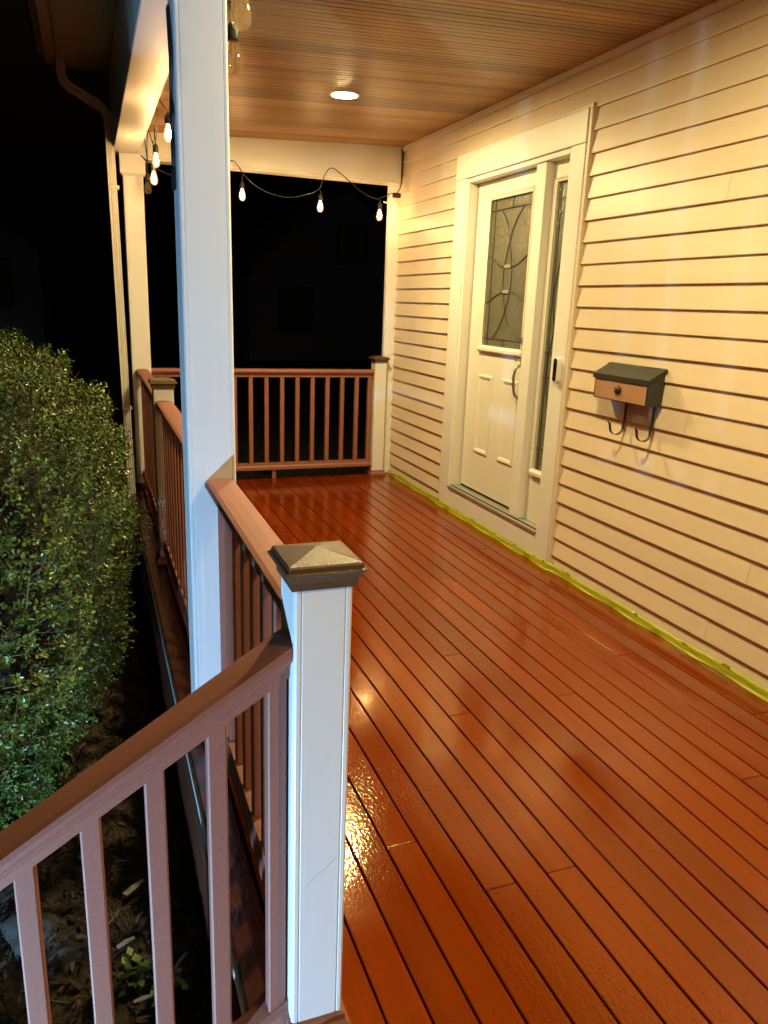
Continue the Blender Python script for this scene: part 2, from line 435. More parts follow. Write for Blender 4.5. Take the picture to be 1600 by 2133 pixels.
# ------------------------------------------------------------------ front door
door = thing('front_door', 'cream panelled front door with leaded oval glass and narrow sidelight', 'door', (W, 2.93, 0.04))
XF = 1.964                     # face of the casing
XS = 2.044                     # face of the slab
put('casing', MB().box(XF, W + 0.03, 3.50, DY1, 0.03, 2.172, 0.003), M_TRIM, door)
put('casing', MB().box(XF, W + 0.03, DY0, 2.33, 0.03, 2.172, 0.003), M_TRIM, door)
put('head_casing', MB().box(XF - 0.002, W + 0.03, DY0, DY1, 2.1735, DZ1, 0.003), M_TRIM, door)
put('kick_board', MB().box(XF + 0.003, W + 0.03, 2.331, 3.499, 0.03, 0.158, 0.003), M_TRIM, door)
sill = put('threshold', MB().box(XF - 0.006, XS + 0.03, 2.331, 3.499, 0.1595, 0.178, 0.003), M_SILL, door)
put('weather_strip', MB().box(XF + 0.012, XF + 0.02, 2.34, 3.49, 0.1775, 0.182), M_DARK, sill)
put('jamb', MB().box(XF + 0.012, XS + 0.05, 3.478, 3.4995, 0.179, 2.172, 0.002), M_TRIM, door)
put('jamb', MB().box(XF + 0.012, XS + 0.05, 2.3305, 2.352, 0.179, 2.172, 0.002), M_TRIM, door)
put('head_jamb', MB().box(XF + 0.012, XS + 0.05, 2.3525, 3.4775, 2.146, 2.172, 0.002), M_TRIM, door)
put('mullion', MB().box(XF + 0.026, XS + 0.05, 2.588, 2.690, 0.179, 2.1455, 0.003), M_TRIM, door)
put('interior_shade', MB().box(XS + 0.06, XS + 0.07, 2.33, 3.5, 0.17, 2.17), M_DARK, door)
# slab: stiles and rails around the glass opening and two panels
SL0, SL1 = 2.697, 3.464; SZ0, SZ1 = 0.196, 2.14
GY0, GY1, GZ0, GZ1 = 2.79, 3.287, 1.150, 2.030
slab_m = MB()
for (a, b, c, d) in [(SL0, GY0, SZ0, SZ1), (GY1, SL1, SZ0, SZ1), (GY0, GY1, GZ1, SZ1), (GY0, GY1, SZ0, GZ0)]:
    slab_m.box(XS, XS + 0.045, a, b, c, d)
slab = put('door_slab', slab_m, M_DOOR, door)
put('hinge_gap', MB().box(XS + 0.012, XS + 0.03, SL1 + 0.0005, 3.4775, SZ0, SZ1), M_DARK, slab)
put('door_sweep', MB().box(XS + 0.004, XS + 0.04, SL0, SL1, 0.180, 0.1945), M_DARK, slab)
def moulding(y0, y1, z0, z1, w, x, depth):
    mb = MB()
    prof = [(0, 0), (0.25, 1.0), (0.6, 0.55), (1.0, 0.25)]
    out = []
    for (t, h) in prof:
        o = -w + 2 * w * t
        out.append([(x - depth * h, y0 + o - w, z0 + o - w), (x - depth * h, y1 - o + w, z0 + o - w),
                    (x - depth * h, y1 - o + w, z1 - o + w), (x - depth * h, y0 + o - w, z1 - o + w)])
    mb.rings(out, caps=False)
    return mb
fr = put('glass_surround', moulding(GY0 + 0.004, GY1 - 0.004, GZ0 + 0.004, GZ1 - 0.004, 0.016, XS - 0.001, 0.014), M_DOOR, slab)
put('glass_sill', MB().box(XS - 0.024, XS - 0.001, GY0 - 0.03, GY1 + 0.03, GZ0 - 0.036, GZ0 - 0.004, 0.008), M_DOOR, slab)
put('glass_pane', MB().box(XS + 0.012, XS + 0.016, GY0 - 0.004, GY1 + 0.004, GZ0 - 0.004, GZ1 + 0.004), M_GLASS, slab)
def panel(y0, y1, z0, z1):
    mb = MB(); o = []
    for (t, h) in [(0, 0.0), (0.006, -0.007), (0.016, -0.007), (0.034, 0.002), (0.036, 0.002)]:
        o.append([(XS - 0.0015 - h, y0 + t, z0 + t), (XS - 0.0015 - h, y1 - t, z0 + t), (XS - 0.0015 - h, y1 - t, z1 - t), (XS - 0.0015 - h, y0 + t, z1 - t)])
    o = [[(2 * (XS - 0.0015) - p[0], p[1], p[2]) for p in r] for r in o]
    mb.rings(o, caps=False); mb.add(o[-1], [(0, 1, 2, 3)])
    return mb
put('raised_panel', panel(3.108, 3.302, 0.452, 0.968), M_DOOR, slab)
put('raised_panel', panel(2.785, 2.980, 0.452, 0.968), M_DOOR, slab)
# leaded came pattern
def G(u, v, x=XS + 0.010): return (x, GY1 - u * (GY1 - GY0), GZ1 - v * (GZ1 - GZ0))
def bez(pts, n=26):
    P = np.array(pts, float); out = []
    m_ = len(P)
    for i in range(m_ - 1):
        p0 = P[max(i - 1, 0)]; p1 = P[i]; p2 = P[i + 1]; p3 = P[min(i + 2, m_ - 1)]
        for t in np.linspace(0, 1, max(3, n // (m_ - 1)), endpoint=(i == m_ - 2)):
            out.append(tuple(0.5 * ((2 * p1) + (-p0 + p2) * t + (2 * p0 - 5 * p1 + 4 * p2 - p3) * t * t + (-p0 + 3 * p1 - 3 * p2 + p3) * t ** 3)))
    return out
cam_paths = [[(0.09, 0), (0.09, 1)], [(0.94, 0), (0.94, 1)], [(0.0, 0.075), (1, 0.075)], [(0.0, 0.945), (1, 0.945)], [(0.52, 0), (0.52, 0.075)], [(0.5, 0.945), (0.5, 1)],
             bez([(0.24, 0.075), (0.40, 0.16), (0.49, 0.275), (0.575, 0.42), (0.60, 0.52), (0.575, 0.64), (0.49, 0.765), (0.38, 0.86), (0.22, 0.945)]),
             bez([(0.80, 0.075), (0.62, 0.16), (0.51, 0.275), (0.425, 0.42), (0.40, 0.52), (0.425, 0.64), (0.51, 0.765), (0.62, 0.86), (0.80, 0.945)]),
             bez([(0.0, 0.385), (0.09, 0.392), (0.28, 0.445), (0.5, 0.462), (0.74, 0.440), (0.94, 0.385), (1.0, 0.372)]),
             bez([(0.0, 0.695), (0.09, 0.685), (0.28, 0.640), (0.5, 0.620), (0.74, 0.638), (0.94, 0.690), (1.0, 0.70)])]
for p in cam_paths:
    put('lead_came', MB().tube([G(*q) for q in p], 0.0032, 5), M_LEAD, slab)
for v in (0.455, 0.623):
    put('bevel_jewel', MB().box(XS + 0.002, XS + 0.011, GY0 + 0.5 * (GY1 - GY0) - 0.036, GY0 + 0.5 * (GY1 - GY0) + 0.036, GZ1 - v * 0.88 - 0.010, GZ1 - v * 0.88 + 0.012, 0.004), M_GLASS2, slab)
# sidelight
sl = MB()
for (a, b, c, d) in [(2.540, 2.587, 0.18, 2.145), (2.353, 2.400, 0.18, 2.145), (2.400, 2.540, 2.045, 2.145), (2.400, 2.540, 0.18, 0.49)]:
    sl.box(XS - 0.006, XS + 0.04, a, b, c, d)
side = put('sidelight', sl, M_DOOR, door)
put('sidelight_surround', moulding(2.402, 2.538, 0.494, 2.041, 0.012, XS - 0.007, 0.012), M_DOOR, side)
put('sidelight_sill', MB().box(XS - 0.028, XS - 0.007, 2.385, 2.553, 0.455, 0.486, 0.007), M_DOOR, side)
put('glass_pane', MB().box(XS + 0.008, XS + 0.012, 2.398, 2.542, 0.488, 2.047), M_GLASS, side)
def G2(u, v): return (XS + 0.006, 2.54 - u * 0.14, 2.045 - v * 1.555)
for p in [[(0.2, 0), (0.2, 1)], [(0.85, 0), (0.85, 1)], [(0, 0.055), (1, 0.055)], [(0, 0.10), (1, 0.10)], [(0, 0.92), (1, 0.92)],
          bez([(0.9, 0.12), (0.55, 0.25), (0.3, 0.36), (0.45, 0.47), (0.8, 0.55)]), bez([(0.8, 0.42), (0.5, 0.5), (0.25, 0.62), (0.5, 0.75), (0.9, 0.9)]),
          [(0.0, 0.57), (1, 0.57)], [(0.0, 0.66), (1, 0.65)]]:
    put('lead_came', MB().tube([G2(*q) for q in p], 0.003, 5), M_LEAD, side)
# hardware
hd = MB().lathe([(0.028, 0.0), (0.028, -0.010), (0.022, -0.016)], (XS - 0.001, 2.751, 1.205), 18, 'x')
put('deadbolt', smoothmesh(hd), M_NICKEL, door)
hb = MB()
hb.lathe([(0.026, 0.0), (0.026, -0.006), (0.02, -0.010)], (XS - 0.001, 2.748, 1.085), 18, 'x')
h1 = put('handle_plate', smoothmesh(hb), M_BRONZE, door)
put('thumb_latch', MB().tube([(XS - 0.008, 2.751, 1.095), (XS - 0.035, 2.753, 1.100), (XS - 0.052, 2.754, 1.094)], [0.007, 0.006, 0.008], 8), M_NICKEL, h1)
pull = bez([(XS - 0.004, 2.748, 1.065), (XS - 0.045, 2.750, 1.05), (XS - 0.058, 2.751, 0.985), (XS - 0.045, 2.750, 0.90), (XS - 0.004, 2.748, 0.865)], 24)
put('pull_handle', smoothmesh(MB().tube(pull, 0.0085, 8)), M_NICKEL, h1)

# ------------------------------------------------------------------ doorbell camera
bell = thing('doorbell_camera', 'white capsule doorbell camera with black face on the right door casing', 'doorbell', (XF - 0.012, 2.252, 1.02))
def capsule(x0, x1, yc, z0, z1, r, n=12, ins=0.003):
    def ring(x, rr):
        out = []
        for i in range(n + 1):
            t = math.pi * i / n; out.append((x, yc + rr * math.cos(t), z1 - r + rr * math.sin(t)))
        for i in range(n + 1):
            t = math.pi + math.pi * i / n; out.append((x, yc + rr * math.cos(t), z0 + r + rr * math.sin(t)))
        return out
    return MB().rings([ring(x1, r), ring(x0 + ins, r), ring(x0, r - ins)])
put('body', smoothmesh(capsule(XF - 0.026, XF - 0.0005, 2.252, 1.018, 1.150, 0.0225)), M_BELLW, bell).data.set_sharp_from_angle(angle=R(35))
fc = put('face', capsule(XF - 0.0275, XF - 0.0262, 2.252, 1.024, 1.144, 0.0165, ins=0.0006), M_BELLB, bell)
put('lens', smoothmesh(MB().lathe([(0.0095, 0), (0.009, -0.002), (0.006, -0.003), (0.0, -0.0034)], (XF - 0.0276, 2.252, 1.124), 18, 'x')), M_BELLB, fc)
put('button', smoothmesh(MB().lathe([(0.0105, 0), (0.0105, -0.0008), (0.009, -0.0012)], (XF - 0.0276, 2.252, 1.044), 18, 'x')), M_BELLB, fc)

# ------------------------------------------------------------------ mailbox
mb_ = thing('mailbox', 'dark metal mailbox with copper front and two newspaper hooks on the siding', 'mailbox', (W - 0.05, 1.65, 0.99))
BX0, BX1 = 1.898, W - 0.016; BY0, BY1 = 1.457, 1.840
prof = [(BX0, 0.995), (BX1, 0.995), (BX1, 1.146), (BX0, 1.100)]
put('box', MB().prism(prof, 'y', BY0, BY1), M_MBOX, mb_)
lid = MB().prism([(BX0 - 0.008, 1.0985), (BX0 - 0.008, 1.108), (BX1 + 0.002, 1.158), (BX1 + 0.002, 1.1485)], 'y', BY0 - 0.006, BY1 + 0.006)
lid.box(BX0 - 0.009, BX0 - 0.0055, BY0 - 0.006, BY1 + 0.006, 1.086, 1.1075)
lido = put('lid', lid, M_MBOX, mb_)
put('hinge_pin', smoothmesh(MB().tube([(BX1 - 0.004, BY0 - 0.012, 1.150), (BX1 - 0.004, BY1 + 0.012, 1.150)], 0.006, 10)), M_MBOX, lido)
put('copper_front', MB().box(BX0 - 0.003, BX0 - 0.0005, BY0 + 0.010, BY1 - 0.010, 0.999, 1.084, 0.001), M_COPPER, mb_)
kn = put('knob', smoothmesh(MB().lathe([(0.0165, 0.0), (0.0185, -0.004), (0.0175, -0.010), (0.010, -0.014), (0.0, -0.015)], (BX0 - 0.0035, 1.655, 1.046), 20, 'x')), M_BRONZE, mb_)
put('knob_rim', smoothmesh(MB().lathe([(0.021, 0.0), (0.021, -0.003), (0.018, -0.004)], (BX0 - 0.0032, 1.655, 1.046), 20, 'x')), M_BRONZE, kn)
for yy in (1.675, 1.485):
    path = [(BX1 - 0.012, 0.995), (BX1 - 0.014, 0.93), (BX1 - 0.018, 0.88)]
    for i in range(9):
        t = -0.15 + i / 8 * math.pi * 0.92
        path.append((BX1 - 0.054 + 0.036 * math.cos(t), 0.872 - 0.032 * math.sin(t)))
    path += [(BX1 - 0.094, 0.892), (BX1 - 0.106, 0.903)]
    hk = MB(); rs = []
    for i, (px, pz) in enumerate(path):
        a = Vector(path[max(i - 1, 0)]); b = Vector(path[min(i + 1, len(path) - 1)]); t = (b - a).normalized(); nn = Vector((-t.y, t.x)) * 0.0016
        rs.append([(px + nn.x, yy - 0.0075, pz + nn.y), (px + nn.x, yy + 0.0075, pz + nn.y), (px - nn.x, yy + 0.0075, pz - nn.y), (px - nn.x, yy - 0.0075, pz - nn.y)])
    hk.rings(rs)
    put('newspaper_hook', hk, M_MBOX, mb_)

# ------------------------------------------------------------------ masking tape along the wall foot
tp = MB(); n = 300; rs = []
for i in range(n + 1):
    y = 4.69 - i * (4.69 + 1.2) / n
    w = 0.0035 * math.sin(y * 23) + 0.003 * math.sin(y * 57 + 1.3) + random.uniform(-0.0022, 0.0022)
    base = (XF - 0.007) if DY0 - 0.03 < y < DY1 else (W - 0.024)
    hz = 0.040 + 0.004 * math.sin(y * 9) + (0.012 if abs(y - 2.02) < 0.03 else 0)
    fo = 0.010 + 0.004 * math.sin(y * 17 + 2)
    rs.append([(base + w * 0.3, y, hz), (base - 0.002 + w, y, hz * 0.62), (base - 0.003 - w * 0.6, y, hz * 0.3), (base - 0.006 + w * 0.4, y, 0.004), (base - fo, y, 0.0022),
               (base - fo, y, 0.0016), (base - 0.003, y, 0.0022), (base + 0.001, y, hz * 0.5), (base + 0.002, y, hz - 0.001)])
tp.rings(rs)
tag(put('masking_tape', smoothmesh(tp), M_TAPE), 'yellow-green masking tape strip along the foot of the house wall', 'tape')

# ------------------------------------------------------------------ ceiling with its boards
CX0, CX1 = 0.05, W + 0.02
def cz(x): return 2.442 + 0.0475 * x
sub = MB(); sub.prism([(CX0 - 0.1, cz(CX0 - 0.1) + 0.03), (CX1 + 0.1, cz(CX1 + 0.1) + 0.03), (CX1 + 0.1, cz(CX1) + 0.09), (CX0 - 0.1, cz(CX0) + 0.09)], 'y', Y0, Y1 + 0.05)
ceil = put('porch_ceiling', sub, M_DARK, kind='structure')
BW = 0.082
bp = []
for (t, h) in [(0.0, 0.007), (0.0035, 0.0), (0.0365, 0.0), (0.0375, 0.0035), (0.039, 0.0045), (0.0405, 0.002), (0.0425, 0.002), (0.0440, 0.0045), (0.0455, 0.0035), (0.0465, 0.0), (0.0785, 0.0), (0.0818, 0.007)]:
    bp.append((t, h))
bm_ = MB(); rs = []
for x in (CX0, CX1 - 0.004):
    rs.append([(x, t, cz(x) + h) for (t, h) in bp] + [(x, BW - 0.0002, cz(x) + 0.02), (x, 0.0, cz(x) + 0.02)])
bm_.rings(rs)
board = bm_.mesh('ceiling_board')
nb = int((4.625 - Y0) / BW)
for i in range(nb):
    put('ceiling_board', board, M_CEIL, ceil, loc=(0, 4.625 - (i + 1) * BW, random.uniform(0, 0.0006)))
put('edge_trim', MB().prism([(W - 0.034, cz(W) - 0.03), (W - 0.021, cz(W) - 0.03), (W - 0.021, cz(W) - 0.003), (W - 0.034, cz(W) - 0.003)], 'y', Y0, 4.62), M_SIDING, ceil)

# ------------------------------------------------------------------ recessed lights
def downlight(y, label, x=1.06, lens=M_LIT):
    z = cz(x)
    t = thing('recessed_light', label, 'ceiling light', (x, y, z - 0.004), 'recessed lights in the porch ceiling')
    put('trim_ring', smoothmesh(MB().lathe([(0.067, -0.002), (0.071, -0.008), (0.084, -0.006), (0.086, -0.001)], (x, y, z), 32)), M_BELLW, t)
    put('lens', MB().lathe([(0.066, -0.004), (0.066, -0.0065), (0.058, -0.0085), (0.040, -0.0100), (0.001, -0.0105)], (x, y, z), 32), lens, t)
    return t
downlight(3.23, 'lit round recessed light in the stained wood ceiling')
downlight(0.86, 'recessed ceiling light above the porch floor near the steps', 0.80, M_LIT2)
downlight(-1.8, 'recessed ceiling light at the near end of the porch', 1.06, M_LIT2)

# ------------------------------------------------------------------ beams, eave, gutter
put_b = thing('porch_beam', 'white wrapped porch beam running over the front columns', 'beam', (-0.035, 1, 2.3))
put('beam_wrap', MB().box(-0.115, 0.045, Y0, 4.765, 2.30, 2.775, 0.004), M_TRIM, put_b)
put('edge_strip', MB().box(0.0455, 0.060, Y0, 4.60, 2.325, 2.44, 0.002), M_TRIM, put_b)
pb2 = thing('porch_beam', 'white wrapped end beam spanning the far end of the porch', 'beam', (1.0, 4.7, 2.29))
put('beam_wrap', MB().box(0.0465, W - 0.035, 4.628, 4.765, 2.29, 2.60, 0.004), M_TRIM, pb2)
put('edge_strip', MB().box(0.0475, W - 0.036, 4.632, 4.762, 2.274, 2.2885, 0.003), M_TRIM, pb2)
roof = thing('porch_roof', 'dark porch roof eave with gutter at the upper left', 'roof', (-0.2, 1, 2.78))
put('soffit', MB().box(-0.43, -0.1165, Y0, 4.62, 2.775, 2.79), M_SOFFIT, roof)
gp = [(-0.425, 2.775), (-0.49, 2.775), (-0.50, 2.80), (-0.535, 2.835), (-0.54, 2.88), (-0.53, 2.88), (-0.525, 2.84), (-0.49, 2.81), (-0.482, 2.785), (-0.433, 2.785), (-0.433, 2.89), (-0.425, 2.89)]
gut = MB(); 
gut.rings([[(u, t, w) for (u, w) in gp] for t in (Y0, 4.60)])
put('gutter', gut, M_SOFFIT, roof)
put('roof_slab', MB().prism([(-0.56, 2.895), (3.0, 3.9), (3.0, 4.0), (-0.56, 2.995)], 'y', Y0 - 0.2, 4.7), M_ROOF, roof)
# downspout
ds = thing('downspout', 'pale ribbed downspout beside the far porch column', 'downspout', (-0.125, 4.47, -0.45))
def sect(c, t):
    t = Vector(t).normalized(); yv = Vector((0, 1, 0)); xv = yv.cross(t).normalized()
    hx, hy = 0.026, 0.034; pts = []
    for (a, b) in [(-1, -1), (-.7, -1), (-.6, -.86), (-.45, -.86), (-.35, -1), (-.1, -1), (0, -.86), (.1, -1), (.35, -1), (.45, -.86), (.6, -.86), (.7, -1), (1, -1), (1, 1), (-1, 1)]:
        pts.append(tuple(Vector(c) + xv * a * hx + yv * b * hy))
    return pts
dp = [(-0.405, 2.80), (-0.405, 2.70), (-0.395, 2.66), (-0.365, 2.63), (-0.20, 2.545), (-0.165, 2.52), (-0.145, 2.48), (-0.140, 2.42)]
rs = []
for i, (x, z) in enumerate(dp):
    a = dp[max(i - 1, 0)]; b = dp[min(i + 1, len(dp) - 1)]
    rs.append(sect((x, 4.47, z), (b[0] - a[0], 0, b[1] - a[1])))
put('elbow', MB().rings(rs), M_METALW, ds)
put('pipe', MB().rings([sect((-0.139, 4.47, 2.43), (0.012, 0, -1)), sect((-0.108, 4.47, -0.40), (0.012, 0, -1))]), M_METALW, ds)
for z in (2.05, 0.6):
    put('strap', MB().box(-0.155, -0.10 + 0.006, 4.433, 4.507, z, z + 0.022, 0.003) if z > 1 else MB().box(-0.148, -0.084, 4.433, 4.507, z, z + 0.022, 0.003), M_METALW, ds)

# ------------------------------------------------------------------ columns
def square_ring(cx, cy, h, z, g=0.0):
    """square with slightly beaded corners"""
    b = 0.004; e = 0.010; pts = []
    base = [(-h + b, -h), (-h + e, -h), (-h + e + 0.002, -h + 0.0022), (-h + e + 0.004, -h), (h - e - 0.004, -h), (h - e - 0.002, -h + 0.0022), (h - e, -h), (h - b, -h)]
    for k in range(4):
        c, s = [(1, 0), (0, 1), (-1, 0), (0, -1)][k]
        for (x, y) in base: pts.append((cx + x * c - y * s, cy + x * s + y * c, z))
    return pts
def column(cx, cy, h, label, lean=0.0):
    t = thing('porch_column', label, 'column', (cx, cy, 0), 'white square porch columns')
    rs = [square_ring(cx, cy, h, 0.03), square_ring(cx + lean, cy, h - abs(lean) * 0.45, 2.18)]
    put('shaft', MB().rings(rs), M_POST, t)
    put('post_core', MB().box(cx - h + 0.02, cx + h - 0.02, cy - h + 0.02, cy + h - 0.02, -0.004, 0.05), M_WOODCORE, t)
    hc = h + 0.016
    rs = []
    for (z, q) in [(2.158, h + 0.001), (2.176, hc), (2.2985, hc)]:
        c2 = cx + lean
        rs.append([(c2 - q, cy - q, z), (c2 + q, cy - q, z), (c2 + q, cy + q, z), (c2 - q, cy + q, z)])
    put('capital', MB().rings(rs), M_POST, t)
    return t
colA = column(-0.0165, 1.0405, 0.0695, 'large white square porch column nearest the camera, string lights beside it', -0.0075)
column(0.004, 4.672, 0.066, 'white square column at the far corner of the porch beside the downspout')

# ------------------------------------------------------------------ newel posts
def newel(cx, cy, label):
    t = thing('newel_post', label, 'post', (cx, cy, 0), 'white newel posts with bronze caps')
    h = 0.0495
    put('sleeve', MB().rings([square_ring(cx, cy, h, 0.004), square_ring(cx, cy, h, 0.94)]), M_POST, t)
    def sq(q, z): return [(cx - q, cy - q, z), (cx + q, cy - q, z), (cx + q, cy + q, z), (cx - q, cy + q, z)]
    put('base_trim', MB().rings([sq(0.066, 0.002), sq(0.066, 0.018), sq(0.060, 0.026), sq(0.056, 0.030), sq(0.055, 0.042), sq(0.0508, 0.046)]), M_RAIL, t)
    cp = MB().rings([sq(0.0515, 0.930), sq(0.0555, 0.930), sq(0.0560, 0.943), sq(0.0590, 0.949), sq(0.0625, 0.954), sq(0.0680, 0.957), sq(0.0690, 0.9595), sq(0.0680, 0.9625),
                     sq(0.0635, 0.965), sq(0.0628, 0.970), sq(0.0605, 0.973), sq(0.0012, 0.986)])
    put('cap', cp, M_CAP, t)
    return t
nA = newel(0.004, -0.060, 'white newel post with bronze pyramid cap at the head of the steps')
copy_thing(nA, (-0.004, 2.892, 0), 'white newel post with bronze cap between the two long side railings')
copy_thing(nA, (1.851, 4.745, 0), 'white newel post with bronze cap against the house at the far railing')
copy_thing(nA, (0, -1.16, 0), 'white newel post with bronze cap on the near side of the steps')

put('scratch', MB().tube([(-0.022, -0.1097, 0.352), (-0.004, -0.1097, 0.372), (0.012, -0.1097, 0.382), (0.036, -0.1097, 0.404)], 0.0005, 5), M_SOFFIT, nA)

# ------------------------------------------------------------------ railings
RT = 0.872
def railprof(c, zt):
    p = [(-0.0435, -0.022), (-0.0435, -0.014), (-0.040, -0.006), (-0.030, -0.0015), (-0.012, 0.0), (0.012, 0.0), (0.030, -0.0015), (0.040, -0.006), (0.0435, -0.014), (0.0435, -0.022),
         (0.038, -0.031), (0.027, -0.036), (0.025, -0.043), (0.021, -0.047), (0.021, -0.062), (-0.021, -0.062), (-0.021, -0.047), (-0.025, -0.043), (-0.027, -0.036), (-0.038, -0.031)]
    return [(c + u, zt + w) for (u, w) in p]
def botprof(c, z0):
    p = [(-0.030, 0), (0.030, 0), (0.030, 0.022), (0.024, 0.030), (0.021, 0.034), (0.021, 0.052), (-0.021, 0.052), (-0.021, 0.034), (-0.024, 0.030), (-0.030, 0.022)]
    return [(c + u, z0 + w) for (u, w) in p]
BH = 0.0165
balm = MB().box(-BH, BH, -BH, BH, 0.1305, RT - 0.060, 0.003).mesh('baluster'); balm.materials.append(M_RAIL)
footm = MB().box(-BH, BH, -BH, BH, 0.001, 0.079, 0.002).mesh('support_foot'); footm.materials.append(M_RAIL)
def rail_y(x, y0, y1, n, label):
    t = thing('railing', label, 'railing', (x, (y0 + y1) / 2, 0), 'red-brown porch railings')
    put('top_rail', MB().prism(railprof(x, RT), 'y', y0, y1), M_RAIL, t)
    put('bottom_rail', MB().prism(botprof(x, 0.079), 'y', y0, y1), M_RAIL, t)
    for i in range(n):
        put('baluster', balm, M_RAIL, t, loc=(x, y0 + (i + 0.62) * (y1 - y0) / (n + 0.24), 0))
    if y1 - y0 > 1.2: put('support_foot', footm, M_RAIL, t, loc=(x, (y0 + y1) / 2, 0))
    return t
rail_y(0.000, -0.0095, 0.969, 8, 'short red-brown railing between the near newel post and the big column')
rail_y(0.000, 1.115, 2.781, 13, 'red-brown side railing just beyond the big column')
rail_y(0.006, 2.883, 4.605, 13, 'red-brown side railing ending at the far corner column')
t = thing('railing', 'red-brown railing across the far end of the porch', 'railing', (0.95, 4.69, 0), 'red-brown porch railings')
put('top_rail', MB().prism(railprof(4.688, RT), 'x', 0.071, 1.805), M_RAIL, t)
put('bottom_rail', MB().prism(botprof(4.688, 0.079), 'x', 0.071, 1.805), M_RAIL, t)
xb = 1.667
k = 0
while xb > 0.1:
    put('baluster', balm, M_RAIL, t, loc=(xb, 4.688, 0)); xb -= 0.1232
put('baluster', balm, M_RAIL, t, loc=(1.778, 4.688, 0))
put('support_foot', footm, M_RAIL, t, loc=(0.985, 4.688, 0))
# stair railing going down from the near newel
SLP = 0.652
def stair_rail(yc, label):
    t = thing('stair_railing', label, 'railing', (-0.6, yc, -0.3), 'stair railings')
    def run(prof, x0, x1):
        mb = MB(); rs = []
        for x in (x0, x1): rs.append([(x, yc + u, w + SLP * (x + 0.045)) for (u, w) in prof])
        return mb.rings(rs)
    sc = 1.16
    top = [((u), 0.835 + (w) * sc) for (u, w) in railprof(0, 0)]
    bot = [((u), 0.015 + w * sc) for (u, w) in botprof(0, 0)]
    put('top_rail', run(top, -0.0455, -0.70), M_RAIL, t)
    put('bottom_rail', run(bot, -0.0455, -0.70), M_RAIL, t)
    x = -0.066
    while x > -0.67:
        dz = SLP * (x + 0.045)
        z1 = 0.835 - 0.062 * sc + dz; z0 = 0.015 + 0.05 * sc + dz
        put('baluster', MB().box(x - BH, x + BH, yc - BH, yc + BH, z0 - 0.012, z1 + 0.012, 0.003), M_RAIL, t)
        x -= 0.1035
    put('stair_post', MB().rings([square_ring(-0.75, yc, 0.0495, GZ), square_ring(-0.75, yc, 0.0495, 0.36)]), M_POST, t)
    return t
stair_rail(-0.060, 'red-brown stair railing sloping down to the left in the foreground')

# porch steps outside the picture, below the stair railing
st = thing('porch_steps', 'brown wooden steps leading down from the porch', 'steps', (-0.5, -0.64, GZ))
for i in range(3):
    put('tread', MB().box(-0.125 - 0.235 * (i + 1), -0.125 - 0.235 * i, -1.15, -0.125, -0.17 * (i + 1) - 0.035 + 0.002, -0.17 * (i + 1) + 0.002, 0.004), M_DECK, st)
    put('riser', MB().box(-0.125 - 0.235 * i - 0.004, -0.125 - 0.235 * i + 0.012, -1.15, -0.125, max(-0.17 * (i + 1) + 0.003, GZ), -0.17 * i - 0.036, 0.002), M_SKIRT, st)

# ------------------------------------------------------------------ string lights
sl_ = thing('string_lights', 'black cord string lights with teardrop bulbs hung along the porch beams', 'string lights', (0.1, 4.5, 2.3))
def cord(path, r=0.0032, n=40): put('cord', smoothmesh(MB().tube(bez(path, n), r, 6)), M_BLACK, sl_)
sock_m = smoothmesh(MB().lathe([(0.004, 0.0), (0.008, -0.004), (0.0145, -0.014), (0.0165, -0.022), (0.0165, -0.048), (0.0150, -0.052)], (0, 0, 0), 14)); sock_m.materials.append(M_BLACK)
gl_prof = [(0.0115, 0.0), (0.0135, -0.010), (0.0185, -0.026), (0.0228, -0.044), (0.0240, -0.054), (0.0225, -0.066), (0.0175, -0.076), (0.0095, -0.082), (0.001, -0.084)]
glass_m = smoothmesh(MB().lathe(gl_prof, (0, 0, 0), 18))
glassA = glass_m.copy(); glassA.materials.append(M_BGL); glass_m.materials.append(M_BGC)
fil_m = smoothmesh(MB().lathe([(0.002, -0.010), (0.0085, -0.020), (0.0135, -0.036), (0.0150, -0.048), (0.0125, -0.060), (0.0060, -0.067), (0.001, -0.069)], (0, 0, 0), 14)); fil_m.materials.append(M_FIL)
wire_m = MB()
for a in (0, 2.1, 4.2):
    wire_m.tube([(0.003 * math.cos(a), 0.003 * math.sin(a), -0.005), (0.009 * math.cos(a), 0.009 * math.sin(a), -0.03), (0.010 * math.cos(a + .6), 0.010 * math.sin(a + .6), -0.060)], 0.0006, 4)
wire_m = wire_m.mesh('filament_wire'); wire_m.materials.append(M_COPPER)
def bulb(x, y, z, lit, rot=None):
    """z = top of the socket"""
    s = put('socket', sock_m, M_BLACK, sl_, loc=(x, y, z))
    if lit:
        put('bulb', glass_m, M_BGC, s, loc=(x, y, z - 0.050)); put('filament', fil_m, M_FIL, s, loc=(x, y, z - 0.050))
    else:
        put('bulb', glassA, M_BGL, s, loc=(x, y, z - 0.050)); put('filament', wire_m, M_COPPER, s, loc=(x, y, z - 0.050))
BT = 0.098
far = [(0.739, 4.585, 2.092), (1.313, 4.585, 2.058), (1.779, 4.585, 2.031)]
for p in far: bulb(p[0], p[1], p[2] + BT, True)
